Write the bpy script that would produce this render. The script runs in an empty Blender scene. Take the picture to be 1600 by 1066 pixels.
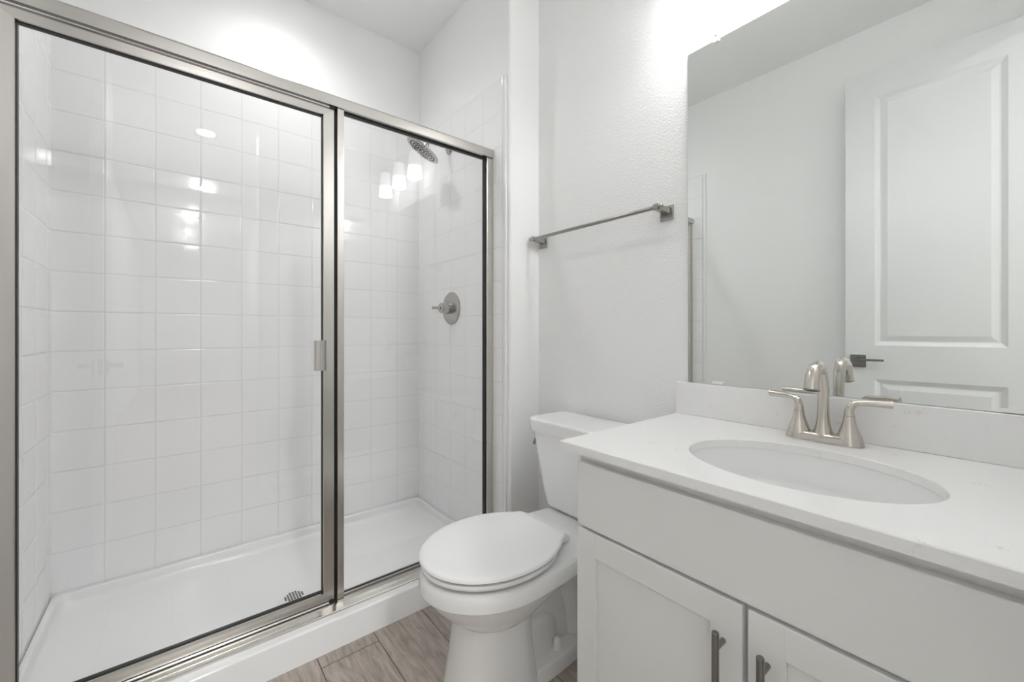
import bpy, bmesh, math, random
from mathutils import Vector, Matrix
random.seed(7)
C = bpy.context.scene.collection
SC = bpy.context.scene
PI = math.pi
H = 1.055            # lens height above the floor

# ------------------------------------------------------------------ camera
cam_d = bpy.data.cameras.new('camera')
cam = bpy.data.objects.new('camera', cam_d)
C.objects.link(cam)
cam.location = (0, 0, H)
cam.rotation_euler = (PI/2, 0, math.radians(50.94-90))
cam_d.sensor_width = 36
cam_d.lens = 644.6/1600*36
cam_d.shift_y = -15.0/1600
cam_d.clip_start = 0.02
SC.camera = cam

# ------------------------------------------------------------------ world, exposure
w = bpy.data.worlds.new('world')
SC.world = w
w.use_nodes = True
w.node_tree.nodes['Background'].inputs[0].default_value = (0.9, 0.95, 1, 1)
w.node_tree.nodes['Background'].inputs[1].default_value = 0.3
SC.view_settings.view_transform = 'Standard'
SC.view_settings.look = 'None'
SC.view_settings.gamma = 1
SC.view_settings.use_curve_mapping = False
SC.view_settings.exposure = 1.34
SC.cycles.max_bounces = 14
SC.cycles.diffuse_bounces = 8
SC.cycles.glossy_bounces = 6
SC.cycles.transmission_bounces = 8
SC.cycles.transparent_max_bounces = 20
SC.cycles.use_denoising = True
SC.cycles.sample_clamp_indirect = 6

SHOWER_LIGHT = 10     # radiance of each lit lens / shade
SHOWER_BEAM = 10.5
HALL_LIGHT = 246
SHADE_LIGHT = 16.5

# ------------------------------------------------------------------ materials
def newmat(name):
    m = bpy.data.materials.new(name)
    m.use_nodes = True
    return m, m.node_tree, m.node_tree.nodes['Principled BSDF']

def principled(name, col, rough=0.5, metal=0.0, bump=0.0, bscale=200.0, detail=2.0, coat=0.0, spec=0.5, var=0.0):
    m, nt, p = newmat(name)
    p.inputs['Base Color'].default_value = (*col, 1)
    p.inputs['Roughness'].default_value = rough
    p.inputs['Metallic'].default_value = metal
    p.inputs['Coat Weight'].default_value = coat
    p.inputs['Coat Roughness'].default_value = 0.05
    p.inputs['Specular IOR Level'].default_value = spec
    tc = nt.nodes.new('ShaderNodeTexCoord')
    n = nt.nodes.new('ShaderNodeTexNoise')
    n.inputs['Scale'].default_value = bscale
    n.inputs['Detail'].default_value = detail
    nt.links.new(tc.outputs['Object'], n.inputs['Vector'])
    if bump:
        b = nt.nodes.new('ShaderNodeBump')
        b.inputs['Strength'].default_value = bump
        b.inputs['Distance'].default_value = 0.002
        nt.links.new(n.outputs['Fac'], b.inputs['Height'])
        nt.links.new(b.outputs['Normal'], p.inputs['Normal'])
    if var:
        mx = nt.nodes.new('ShaderNodeMix'); mx.data_type = 'RGBA'
        mx.inputs['A'].default_value = (*[c*(1-var) for c in col], 1)
        mx.inputs['B'].default_value = (*[min(1, c*(1+var)) for c in col], 1)
        nt.links.new(n.outputs['Fac'], mx.inputs['Factor'])
        nt.links.new(mx.outputs['Result'], p.inputs['Base Color'])
    return m

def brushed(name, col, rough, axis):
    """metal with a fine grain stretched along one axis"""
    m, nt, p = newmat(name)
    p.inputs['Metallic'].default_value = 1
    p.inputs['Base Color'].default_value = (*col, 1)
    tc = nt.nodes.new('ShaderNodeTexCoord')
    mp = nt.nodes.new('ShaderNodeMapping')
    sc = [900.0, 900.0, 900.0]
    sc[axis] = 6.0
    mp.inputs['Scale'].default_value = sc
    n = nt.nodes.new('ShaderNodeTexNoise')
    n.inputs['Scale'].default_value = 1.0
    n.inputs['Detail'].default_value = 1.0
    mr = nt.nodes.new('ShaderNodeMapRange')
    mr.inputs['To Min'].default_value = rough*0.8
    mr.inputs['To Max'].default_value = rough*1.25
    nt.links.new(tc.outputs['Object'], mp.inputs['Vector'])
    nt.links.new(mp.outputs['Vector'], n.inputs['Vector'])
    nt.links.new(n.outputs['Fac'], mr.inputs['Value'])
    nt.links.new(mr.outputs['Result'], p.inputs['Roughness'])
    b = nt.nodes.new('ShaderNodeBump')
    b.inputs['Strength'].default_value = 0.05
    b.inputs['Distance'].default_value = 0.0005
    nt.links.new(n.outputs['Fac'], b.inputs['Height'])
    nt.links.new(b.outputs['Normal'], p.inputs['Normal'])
    return m

def emission(name, col, strength):
    m = bpy.data.materials.new(name); m.use_nodes = True
    nt = m.node_tree; nt.nodes.clear()
    e = nt.nodes.new('ShaderNodeEmission')
    e.inputs['Color'].default_value = (*col, 1)
    e.inputs['Strength'].default_value = strength
    o = nt.nodes.new('ShaderNodeOutputMaterial')
    nt.links.new(e.outputs[0], o.inputs[0])
    return m

def pane_glass(name, tint):
    """thin clear pane: straight-through transmission plus Fresnel reflection"""
    m = bpy.data.materials.new(name); m.use_nodes = True
    nt = m.node_tree; nt.nodes.clear()
    geo = nt.nodes.new('ShaderNodeNewGeometry')
    ior = nt.nodes.new('ShaderNodeMix'); ior.data_type = 'FLOAT'
    ior.inputs['A'].default_value = 1.5
    ior.inputs['B'].default_value = 1/1.5
    nt.links.new(geo.outputs['Backfacing'], ior.inputs['Factor'])
    fr = nt.nodes.new('ShaderNodeFresnel')
    nt.links.new(ior.outputs['Result'], fr.inputs['IOR'])
    tr = nt.nodes.new('ShaderNodeBsdfTransparent')
    tr.inputs['Color'].default_value = (*tint, 1)
    gl = nt.nodes.new('ShaderNodeBsdfGlossy')
    gl.inputs['Roughness'].default_value = 0.0
    mx = nt.nodes.new('ShaderNodeMixShader')
    nt.links.new(fr.outputs[0], mx.inputs[0])
    nt.links.new(tr.outputs[0], mx.inputs[1])
    nt.links.new(gl.outputs[0], mx.inputs[2])
    o = nt.nodes.new('ShaderNodeOutputMaterial')
    nt.links.new(mx.outputs[0], o.inputs[0])
    return m

def math_node(nt, op, a=None, b=None):
    n = nt.nodes.new('ShaderNodeMath'); n.operation = op
    for i, v in enumerate((a, b)):
        if v is None: continue
        if isinstance(v, (int, float)): n.inputs[i].default_value = v
        else: nt.links.new(v, n.inputs[i])
    return n.outputs[0]

def tile_mat(name):
    """square glazed tile: UVs are metres counted from a joint"""
    m, nt, p = newmat(name)
    P, G = 0.1524, 0.0013
    uv = nt.nodes.new('ShaderNodeUVMap')
    sx = nt.nodes.new('ShaderNodeSeparateXYZ')
    nt.links.new(uv.outputs[0], sx.inputs[0])
    ds, cells = [], []
    for k in ('X', 'Y'):
        q = math_node(nt, 'DIVIDE', sx.outputs[k], P)
        fl = math_node(nt, 'FLOOR', q)
        fr = math_node(nt, 'SUBTRACT', q, fl)
        inv = math_node(nt, 'SUBTRACT', 1.0, fr)
        d = math_node(nt, 'MULTIPLY', math_node(nt, 'MINIMUM', fr, inv), P)
        ds.append(d); cells.append(fl)
    d = math_node(nt, 'MINIMUM', *ds)
    mr = nt.nodes.new('ShaderNodeMapRange'); mr.interpolation_type = 'SMOOTHSTEP'
    mr.inputs['From Min'].default_value = G*0.6
    mr.inputs['From Max'].default_value = G*1.4
    nt.links.new(d, mr.inputs['Value'])
    mx = nt.nodes.new('ShaderNodeMix'); mx.data_type = 'RGBA'
    mx.inputs['A'].default_value = (0.73, 0.73, 0.73, 1)
    mx.inputs['B'].default_value = (0.885, 0.885, 0.89, 1)
    nt.links.new(mr.outputs['Result'], mx.inputs['Factor'])
    nt.links.new(mx.outputs['Result'], p.inputs['Base Color'])
    ro = nt.nodes.new('ShaderNodeMapRange')
    ro.inputs['To Min'].default_value = 0.6
    ro.inputs['To Max'].default_value = 0.09
    nt.links.new(mr.outputs['Result'], ro.inputs['Value'])
    nt.links.new(ro.outputs['Result'], p.inputs['Roughness'])
    # pillowed edge + every tile set very slightly out of true
    pil = nt.nodes.new('ShaderNodeMapRange'); pil.interpolation_type = 'SMOOTHERSTEP'
    pil.inputs['From Max'].default_value = 0.006
    nt.links.new(d, pil.inputs['Value'])
    cx = nt.nodes.new('ShaderNodeCombineXYZ')
    nt.links.new(cells[0], cx.inputs[0]); nt.links.new(cells[1], cx.inputs[1])
    wn = nt.nodes.new('ShaderNodeTexWhiteNoise'); wn.noise_dimensions = '3D'
    nt.links.new(cx.outputs[0], wn.inputs['Vector'])
    sc = nt.nodes.new('ShaderNodeSeparateColor')
    nt.links.new(wn.outputs['Color'], sc.inputs[0])
    tu = math_node(nt, 'MULTIPLY', math_node(nt, 'SUBTRACT', sc.outputs[0], 0.5), sx.outputs['X'])
    tv = math_node(nt, 'MULTIPLY', math_node(nt, 'SUBTRACT', sc.outputs[1], 0.5), sx.outputs['Y'])
    tilt = math_node(nt, 'MULTIPLY', math_node(nt, 'ADD', tu, tv), 0.010)
    nz = nt.nodes.new('ShaderNodeTexNoise')
    nz.inputs['Scale'].default_value = 14.0
    nz.inputs['Detail'].default_value = 1.0
    nt.links.new(uv.outputs[0], nz.inputs['Vector'])
    hgt = math_node(nt, 'ADD', math_node(nt, 'MULTIPLY', pil.outputs['Result'], 0.0006), tilt)
    hgt = math_node(nt, 'ADD', hgt, math_node(nt, 'MULTIPLY', nz.outputs['Fac'], 0.0004))
    b = nt.nodes.new('ShaderNodeBump')
    b.inputs['Strength'].default_value = 1.0
    b.inputs['Distance'].default_value = 1.0
    nt.links.new(hgt, b.inputs['Height'])
    nt.links.new(b.outputs['Normal'], p.inputs['Normal'])
    return m

def wood_floor(name):
    m, nt, p = newmat(name)
    tc = nt.nodes.new('ShaderNodeTexCoord')
    sx = nt.nodes.new('ShaderNodeSeparateXYZ')
    nt.links.new(tc.outputs['Object'], sx.inputs[0])
    W, L = 0.184, 1.22
    u = math_node(nt, 'DIVIDE', math_node(nt, 'SUBTRACT', sx.outputs['X'], 0.350), W)
    row = math_node(nt, 'FLOOR', u)
    fu = math_node(nt, 'SUBTRACT', u, row)
    off = math_node(nt, 'MULTIPLY', row, 0.37*L)
    v = math_node(nt, 'DIVIDE', math_node(nt, 'SUBTRACT', math_node(nt, 'ADD', sx.outputs['Y'], off), 1.378), L)
    col = math_node(nt, 'FLOOR', v)
    fv = math_node(nt, 'SUBTRACT', v, col)
    du = math_node(nt, 'MULTIPLY', math_node(nt, 'MINIMUM', fu, math_node(nt, 'SUBTRACT', 1.0, fu)), W)
    dv = math_node(nt, 'MULTIPLY', math_node(nt, 'MINIMUM', fv, math_node(nt, 'SUBTRACT', 1.0, fv)), L)
    d = math_node(nt, 'MINIMUM', du, dv)
    cx = nt.nodes.new('ShaderNodeCombineXYZ')
    nt.links.new(row, cx.inputs[0]); nt.links.new(col, cx.inputs[1])
    wn = nt.nodes.new('ShaderNodeTexWhiteNoise')
    nt.links.new(cx.outputs[0], wn.inputs['Vector'])
    # grain
    va = nt.nodes.new('ShaderNodeVectorMath'); va.operation = 'MULTIPLY_ADD'
    nt.links.new(wn.outputs['Color'], va.inputs[0])
    va.inputs[1].default_value = (3, 3, 3)
    nt.links.new(tc.outputs['Object'], va.inputs[2])
    mp = nt.nodes.new('ShaderNodeMapping')
    mp.inputs['Scale'].default_value = (26, 4.5, 1)
    nt.links.new(va.outputs[0], mp.inputs['Vector'])
    n1 = nt.nodes.new('ShaderNodeTexNoise')
    n1.inputs['Scale'].default_value = 1.0; n1.inputs['Detail'].default_value = 6; n1.inputs['Distortion'].default_value = 2.6
    nt.links.new(mp.outputs[0], n1.inputs['Vector'])
    mp2 = nt.nodes.new('ShaderNodeMapping')
    mp2.inputs['Scale'].default_value = (160, 7, 1)
    nt.links.new(va.outputs[0], mp2.inputs['Vector'])
    n2 = nt.nodes.new('ShaderNodeTexNoise')
    n2.inputs['Scale'].default_value = 1.0; n2.inputs['Detail'].default_value = 4
    nt.links.new(mp2.outputs[0], n2.inputs['Vector'])
    g = math_node(nt, 'ADD', math_node(nt, 'MULTIPLY', n1.outputs['Fac'], 0.62), math_node(nt, 'MULTIPLY', n2.outputs['Fac'], 0.38))
    cr = nt.nodes.new('ShaderNodeValToRGB')
    e = cr.color_ramp.elements
    e[0].position = 0.30; e[0].color = (0.195, 0.163, 0.138, 1)
    e[1].position = 0.68; e[1].color = (0.43, 0.38, 0.335, 1)
    md = e.new(0.5); md.color = (0.33, 0.285, 0.248, 1)
    nt.links.new(g, cr.inputs['Fac'])
    hv = nt.nodes.new('ShaderNodeHueSaturation')
    nt.links.new(cr.outputs['Color'], hv.inputs['Color'])
    vr = nt.nodes.new('ShaderNodeMapRange')
    vr.inputs['To Min'].default_value = 1.22; vr.inputs['To Max'].default_value = 1.16
    nt.links.new(wn.outputs['Value'], vr.inputs['Value'])
    nt.links.new(vr.outputs['Result'], hv.inputs['Value'])
    jm = nt.nodes.new('ShaderNodeMapRange')
    jm.inputs['From Min'].default_value = 0.0006; jm.inputs['From Max'].default_value = 0.0020
    nt.links.new(d, jm.inputs['Value'])
    mx = nt.nodes.new('ShaderNodeMix'); mx.data_type = 'RGBA'
    mx.inputs['A'].default_value = (0.05, 0.042, 0.036, 1)
    nt.links.new(jm.outputs['Result'], mx.inputs['Factor'])
    nt.links.new(hv.outputs['Color'], mx.inputs['B'])
    nt.links.new(mx.outputs['Result'], p.inputs['Base Color'])
    p.inputs['Roughness'].default_value = 0.42
    b = nt.nodes.new('ShaderNodeBump')
    b.inputs['Strength'].default_value = 0.25; b.inputs['Distance'].default_value = 0.001
    hh = math_node(nt, 'ADD', g, math_node(nt, 'MULTIPLY', jm.outputs['Result'], 0.8))
    nt.links.new(hh, b.inputs['Height'])
    nt.links.new(b.outputs['Normal'], p.inputs['Normal'])
    return m

def quartz(name):
    m, nt, p = newmat(name)
    tc = nt.nodes.new('ShaderNodeTexCoord')
    n = nt.nodes.new('ShaderNodeTexNoise')
    n.inputs['Scale'].default_value = 9; n.inputs['Detail'].default_value = 9; n.inputs['Distortion'].default_value = 2.2
    nt.links.new(tc.outputs['Object'], n.inputs['Vector'])
    a = math_node(nt, 'ABSOLUTE', math_node(nt, 'SUBTRACT', n.outputs['Fac'], 0.5))
    vein = nt.nodes.new('ShaderNodeMapRange')
    vein.inputs['From Min'].default_value = 0.0; vein.inputs['From Max'].default_value = 0.010
    vein.inputs['To Min'].default_value = 1; vein.inputs['To Max'].default_value = 0
    nt.links.new(a, vein.inputs['Value'])
    n2 = nt.nodes.new('ShaderNodeTexNoise')
    n2.inputs['Scale'].default_value = 26; n2.inputs['Detail'].default_value = 2
    nt.links.new(tc.outputs['Object'], n2.inputs['Vector'])
    spot = nt.nodes.new('ShaderNodeMapRange')
    spot.inputs['From Min'].default_value = 0.60; spot.inputs['From Max'].default_value = 0.72
    nt.links.new(n2.outputs['Fac'], spot.inputs['Value'])
    f = math_node(nt, 'MULTIPLY', math_node(nt, 'MULTIPLY', vein.outputs['Result'], spot.outputs['Result']), 0.55)
    mx = nt.nodes.new('ShaderNodeMix'); mx.data_type = 'RGBA'
    mx.inputs['A'].default_value = (0.86, 0.855, 0.85, 1)
    mx.inputs['B'].default_value = (0.48, 0.46, 0.44, 1)
    nt.links.new(f, mx.inputs['Factor'])
    nt.links.new(mx.outputs['Result'], p.inputs['Base Color'])
    p.inputs['Roughness'].default_value = 0.22
    return m

def shade_mat(name):
    """frosted glass shade around a bulb that sits near the open lower end"""
    m = bpy.data.materials.new(name); m.use_nodes = True
    nt = m.node_tree; nt.nodes.clear()
    tc = nt.nodes.new('ShaderNodeTexCoord')
    sx = nt.nodes.new('ShaderNodeSeparateXYZ')
    nt.links.new(tc.outputs['Object'], sx.inputs[0])
    mr = nt.nodes.new('ShaderNodeMapRange'); mr.interpolation_type = 'SMOOTHSTEP'
    mr.inputs['From Min'].default_value = 0.078
    mr.inputs['From Max'].default_value = 0.062
    mr.inputs['To Min'].default_value = 1.2
    mr.inputs['To Max'].default_value = SHADE_LIGHT
    nt.links.new(sx.outputs['Z'], mr.inputs['Value'])
    e = nt.nodes.new('ShaderNodeEmission')
    e.inputs['Color'].default_value = (1, 0.998, 0.992, 1)
    nt.links.new(mr.outputs['Result'], e.inputs['Strength'])
    d = nt.nodes.new('ShaderNodeBsdfDiffuse')
    d.inputs['Color'].default_value = (0.5, 0.5, 0.5, 1)
    ad = nt.nodes.new('ShaderNodeAddShader')
    nt.links.new(e.outputs[0], ad.inputs[0]); nt.links.new(d.outputs[0], ad.inputs[1])
    o = nt.nodes.new('ShaderNodeOutputMaterial')
    nt.links.new(ad.outputs[0], o.inputs[0])
    return m

M = dict(
    wall=principled('wall_paint', (0.87, 0.87, 0.868), 0.55, bump=0.10, bscale=160, detail=2),
    wall_tex=principled('textured_wall_paint', (0.865, 0.865, 0.862), 0.5, bump=1.0, bscale=190, detail=2.5),
    ceil=principled('ceiling_paint', (0.88, 0.89, 0.88), 0.8, bump=0.10, bscale=160),
    trim=principled('white_trim_paint', (0.84, 0.84, 0.83), 0.35),
    door=principled('white_door_paint', (0.72, 0.73, 0.725), 0.38, bump=0.03, bscale=90),
    tile=tile_mat('white_glazed_tile'),
    bullnose=principled('white_glazed_edge', (0.87, 0.87, 0.87), 0.12),
    acrylic=principled('white_acrylic', (0.88, 0.88, 0.88), 0.19, bump=0.02, bscale=30, coat=0.3),
    china=principled('white_vitreous_china', (0.875, 0.875, 0.87), 0.07, bump=0.01, bscale=12, coat=0.3),
    plastic=principled('white_seat_plastic', (0.90, 0.90, 0.90), 0.16),
    cabinet=principled('off_white_cabinet_paint', (0.79, 0.795, 0.78), 0.36, bump=0.03, bscale=120),
    cab_in=principled('cabinet_shadow_gap', (0.55, 0.54, 0.50), 0.6),
    quartz=quartz('white_quartz'),
    floor=wood_floor('grey_brown_plank'),
    nickel_x=brushed('brushed_nickel_along_x', (0.56, 0.54, 0.51), 0.24, 0),
    nickel_z=brushed('brushed_nickel_upright', (0.63, 0.61, 0.575), 0.24, 2),
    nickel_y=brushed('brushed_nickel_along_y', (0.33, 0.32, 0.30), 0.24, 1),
    nickel=principled('satin_nickel', (0.43, 0.415, 0.39), 0.22, 1.0, var=0.02, bscale=60),
    head=principled('grey_satin_nickel', (0.40, 0.39, 0.37), 0.2, 1.0, var=0.02, bscale=60),
    faucet=principled('warm_satin_nickel', (0.60, 0.562, 0.512), 0.20, 1.0, var=0.02, bscale=60),
    pewter=principled('dark_satin_nickel', (0.26, 0.252, 0.24), 0.27, 1.0, var=0.03, bscale=60),
    chrome=principled('polished_chrome', (0.72, 0.72, 0.72), 0.10, 1.0, var=0.01, bscale=40),
    rubber=principled('black_gasket', (0.012, 0.012, 0.012), 0.5, bump=0.05, bscale=80),
    nozzle=principled('dark_rubber_nozzle', (0.05, 0.05, 0.05), 0.5),
    hole=principled('dark_drain_hole', (0.02, 0.02, 0.02), 0.7),
    clip=principled('clear_plastic_clip', (0.86, 0.85, 0.84), 0.2, var=0.03, bscale=80),
    glass=pane_glass('shower_pane_glass', (0.996, 0.998, 0.997)),
    mirror=principled('silvered_mirror', (0.835, 0.855, 0.84), 0.0, 1.0),
    mirror_edge=principled('mirror_edge_glass', (0.25, 0.28, 0.26), 0.15),
    shade=shade_mat('lit_frosted_shade'),
    lens_shower=emission('lit_shower_lens', (1, 1, 1), SHOWER_LIGHT),
    lens_hall=emission('lit_hall_lens', (0.985, 0.995, 1), HALL_LIGHT),
)

# ------------------------------------------------------------------ mesh helpers
def obj(name, bm, mat, parent=None, smooth=False, angle=35):
    me = bpy.data.meshes.new(name)
    bmesh.ops.recalc_face_normals(bm, faces=bm.faces[:])
    if smooth:
        for f in bm.faces: f.smooth = True
        for e in bm.edges:
            if len(e.link_faces) == 2 and e.calc_face_angle(0) > math.radians(angle):
                e.smooth = False
    bm.to_mesh(me); bm.free()
    mats = mat if isinstance(mat, (list, tuple)) else [mat]
    for m in mats: me.materials.append(m)
    o = bpy.data.objects.new(name, me)
    C.objects.link(o)
    if parent: o.parent = parent
    if smooth:
        wn = o.modifiers.new('weighted_normals', 'WEIGHTED_NORMAL')
        wn.keep_sharp = True; wn.weight = 70
    return o

def tag(o, label, cat, group=None):
    o['label'] = label; o['category'] = cat
    if group: o['group'] = group
    return o

def thing(name, label, cat, loc=(0, 0, 0), rz=0, group=None):
    o = bpy.data.objects.new(name, None)
    C.objects.link(o)
    o.location = loc; o.rotation_euler = (0, 0, rz)
    o.empty_display_size = 0.1
    return tag(o, label, cat, group)

def struct(name, bm, mat, **k):
    o = obj(name, bm, mat, **k)
    o['kind'] = 'structure'
    return o

def NB(): return bmesh.new()

def bx(bm, x0, x1, y0, y1, z0, z1, bev=0.0, seg=2, mi=0):
    t = bmesh.new()
    bmesh.ops.create_cube(t, size=1)
    for v in t.verts:
        v.co = Vector(((x0+x1)/2+v.co.x*(x1-x0), (y0+y1)/2+v.co.y*(y1-y0), (z0+z1)/2+v.co.z*(z1-z0)))
    if bev:
        bmesh.ops.bevel(t, geom=t.edges[:], offset=bev, segments=seg, affect='EDGES', profile=0.5)
    for f in t.faces: f.material_index = mi
    return merge(bm, t)

def merge(bm, t, mat=None):
    if mat is not None: bmesh.ops.transform(t, matrix=mat, verts=t.verts[:])
    me = bpy.data.meshes.new('tmp')
    t.to_mesh(me); t.free()
    bm.from_mesh(me)
    bpy.data.meshes.remove(me)
    return bm

def loft(bm, rings, cap0=True, cap1=True, closed=True, mi=0):
    vs = [[bm.verts.new(p) for p in r] for r in rings]
    n = len(vs[0])
    for a, b in zip(vs, vs[1:]):
        for i in range(n if closed else n-1):
            j = (i+1) % n
            f = bm.faces.new((a[i], a[j], b[j], b[i])); f.material_index = mi
    if cap0: bm.faces.new(vs[0][::-1]).material_index = mi
    if cap1: bm.faces.new(vs[-1]).material_index = mi
    return bm

def circ(c, u, v, r, n=24):
    return [c+u*(r*math.cos(2*PI*i/n))+v*(r*math.sin(2*PI*i/n)) for i in range(n)]

def lathe(bm, prof, origin, axis=(0, 0, 1), n=32, cap0=True, cap1=True, mi=0):
    """prof: (radius, distance along axis)"""
    a = Vector(axis).normalized()
    u = a.orthogonal().normalized(); v = a.cross(u)
    o = Vector(origin)
    return loft(bm, [circ(o+a*h, u, v, max(r, 1e-5), n) for r, h in prof], cap0, cap1, mi=mi)

def tube(bm, pts, rad, n=16, mi=0):
    pts = [Vector(p) for p in pts]
    if not isinstance(rad, (list, tuple)): rad = [rad]*len(pts)
    t0 = (pts[1]-pts[0]).normalized()
    u = t0.orthogonal().normalized()
    rings = []
    for i, p in enumerate(pts):
        t = (pts[min(i+1, len(pts)-1)]-pts[max(i-1, 0)]).normalized()
        u = (u-t*u.dot(t)).normalized()
        rings.append(circ(p, u, t.cross(u), rad[i], n))
    return loft(bm, rings, mi=mi)

def bez(pts, k=8):
    """Catmull-Rom through pts"""
    P = [Vector(p) for p in pts]
    P = [P[0]*2-P[1]]+P+[P[-1]*2-P[-2]]
    out = []
    for i in range(1, len(P)-2):
        for j in range(k):
            t = j/k
            a, b, c, d = P[i-1:i+3]
            out.append(0.5*((2*b)+(c-a)*t+(2*a-5*b+4*c-d)*t*t+(3*b-a-3*c+d)*t**3))
    out.append(P[-2])
    return out

def rrect(x0, x1, y0, y1, z, r, k=5):
    out = []
    for cx, cy, a0 in ((x1-r, y1-r, 0), (x0+r, y1-r, PI/2), (x0+r, y0+r, PI), (x1-r, y0+r, 1.5*PI)):
        for i in range(k+1):
            a = a0+PI/2*i/k
            out.append(Vector((cx+r*math.cos(a), cy+r*math.sin(a), z)))
    return out

def prism(bm, poly, axis, a0, a1, mi=0):
    """extrude a 2D polygon along axis 0/1/2"""
    def P(p, a):
        return Vector((a, p[0], p[1])) if axis == 0 else Vector((p[0], a, p[1])) if axis == 1 else Vector((p[0], p[1], a))
    return loft(bm, [[P(p, a0) for p in poly], [P(p, a1) for p in poly]], mi=mi)

def tile_panel(name, axis, fixed, thick, a0, a1, z0, z1, ua, uz):
    """a slab of tile; UV in metres, origin on a joint (ua along the wall, uz up)"""
    bm = NB()
    f0, f1 = sorted((fixed, fixed+thick))
    if axis == 0: bx(bm, f0, f1, a0, a1, z0, z1)
    else: bx(bm, a0, a1, f0, f1, z0, z1)
    uvl = bm.loops.layers.uv.new('UVMap')
    for f in bm.faces:
        for l in f.loops:
            c = l.vert.co
            l[uvl].uv = ((c.y if axis == 0 else c.x)-ua, c.z-uz)
    return struct(name, bm, M['tile'])

# ------------------------------------------------------------------ room data
XR, XS, XL = 1.3125, 1.1337, -0.3676        # mirror wall, shower tile right, shower tile left
YB, YE = 2.294, 1.44                        # shower tile back, tile front edge
CEIL = 2.743
TILE_TOP = 2.2006
DW = 0.008                                  # tile build-up over the drywall
YN = -0.128                                 # near wall face

bm = NB(); bx(bm, -0.62, 1.45, -7.2, 2.44, -0.06, 0.0)
struct('floor', bm, M['floor'])
bm = NB(); bx(bm, -0.62, 1.45, -7.2, 2.44, CEIL, CEIL+0.06)
struct('ceiling', bm, M['ceil'])
bm = NB(); bx(bm, XR, 1.45, YN-0.115, 1.421, 0, CEIL)
struct('wall_right', bm, M['wall_tex'])
# furred-out plumbing wall of the shower, rounded outer corner
r = 0.012
poly = [(1.45, 1.42), (1.45, 2.44), (XS+DW, 2.44)]
poly += [(XS+DW+r-r*math.cos(a), 1.42+r-r*math.sin(a)) for a in [PI/2*i/5 for i in range(6)]]
bm = NB(); prism(bm, poly, 2, 0, CEIL)
struct('wall_shower_right', bm, M['wall'], smooth=True)
bm = NB(); bx(bm, -0.5, XS+DW, YB+DW, 2.44, 0, CEIL)
struct('wall_back', bm, M['wall'])
bm = NB(); bx(bm, -0.5, XL-DW, YN-0.115, YB+DW, 0, CEIL)
struct('wall_left', bm, M['wall'])
DX0, DX1, DZ = -0.300, 0.440, 2.462
bm = NB()
bx(bm, XL-DW, DX0, YN-0.115, YN, 0, CEIL)
bx(bm, DX1, XR, YN-0.115, YN, 0, CEIL)
bx(bm, DX0, DX1, YN-0.115, YN, DZ, CEIL)
struct('wall_near', bm, M['wall'])
# corridor behind the camera, seen in the panes
bm = NB(); bx(bm, -0.62, -0.55, -7.2, YN-0.115, 0, CEIL); struct('wall_hall_left', bm, M['wall'])
bm = NB(); bx(bm, 0.95, 1.02, -7.2, YN-0.115, 0, CEIL); struct('wall_hall_right', bm, M['wall'])
bm = NB(); bx(bm, -0.55, 0.95, -7.2, -7.1, 0, CEIL); struct('wall_hall_end', bm, M['wall'])

# tile
UZ = 2.045 - 0.1524*13
tile_panel('wall_tile_back', 1, YB, DW, XL-DW, XS+DW, 0.05, TILE_TOP, -0.2237-0.1524, UZ)
tile_panel('wall_tile_right', 0, XS, DW, YE+0.022, YB, 0.05, TILE_TOP, 1.4654, UZ)
tile_panel('wall_tile_left', 0, XL-DW, DW, YE+0.022, YB, 0.05, TILE_TOP, 1.4654, UZ)
# bullnose edge strips of the tile
for k, (xa, xb) in enumerate(((XS-0.001, XS+DW), (XL-DW, XL+0.001))):
    bm = NB(); bx(bm, xa, xb, YE, YE+0.021, 0.0, TILE_TOP, 0.0035, 3)
    struct('trim_%d' % (k+1), bm, M['bullnose'], smooth=True)

# baseboards
def board(name, x0, x1, y0, y1):
    bm = NB(); bx(bm, x0, x1, y0, y1, 0, 0.09, 0.004, 2)
    struct(name, bm, M['trim'], smooth=True)
board('baseboard_right', XR-0.013, XR, 0.70, 1.407)
board('baseboard_return', XS+DW+0.012, XR, 1.407, 1.42)
board('baseboard_left', XL-DW, XL-DW+0.013, YN, YE-0.012)
# door casing (room side and jamb lining)
bm = NB()
bx(bm, DX1-0.012, DX1, YN-0.116, YN+0.001, 0, DZ)
bx(bm, DX0, DX0+0.006, YN-0.116, YN-0.04, 0, DZ)
bx(bm, DX0, DX1, YN-0.116, YN+0.001, DZ-0.012, DZ)
bx(bm, DX1-0.006, DX1+0.058, YN, YN+0.014, 0, DZ+0.058, 0.003)
bx(bm, DX0, DX1-0.006, YN, YN+0.014, DZ-0.006, DZ+0.058, 0.003)
struct('trim_3', bm, M['trim'])

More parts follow.
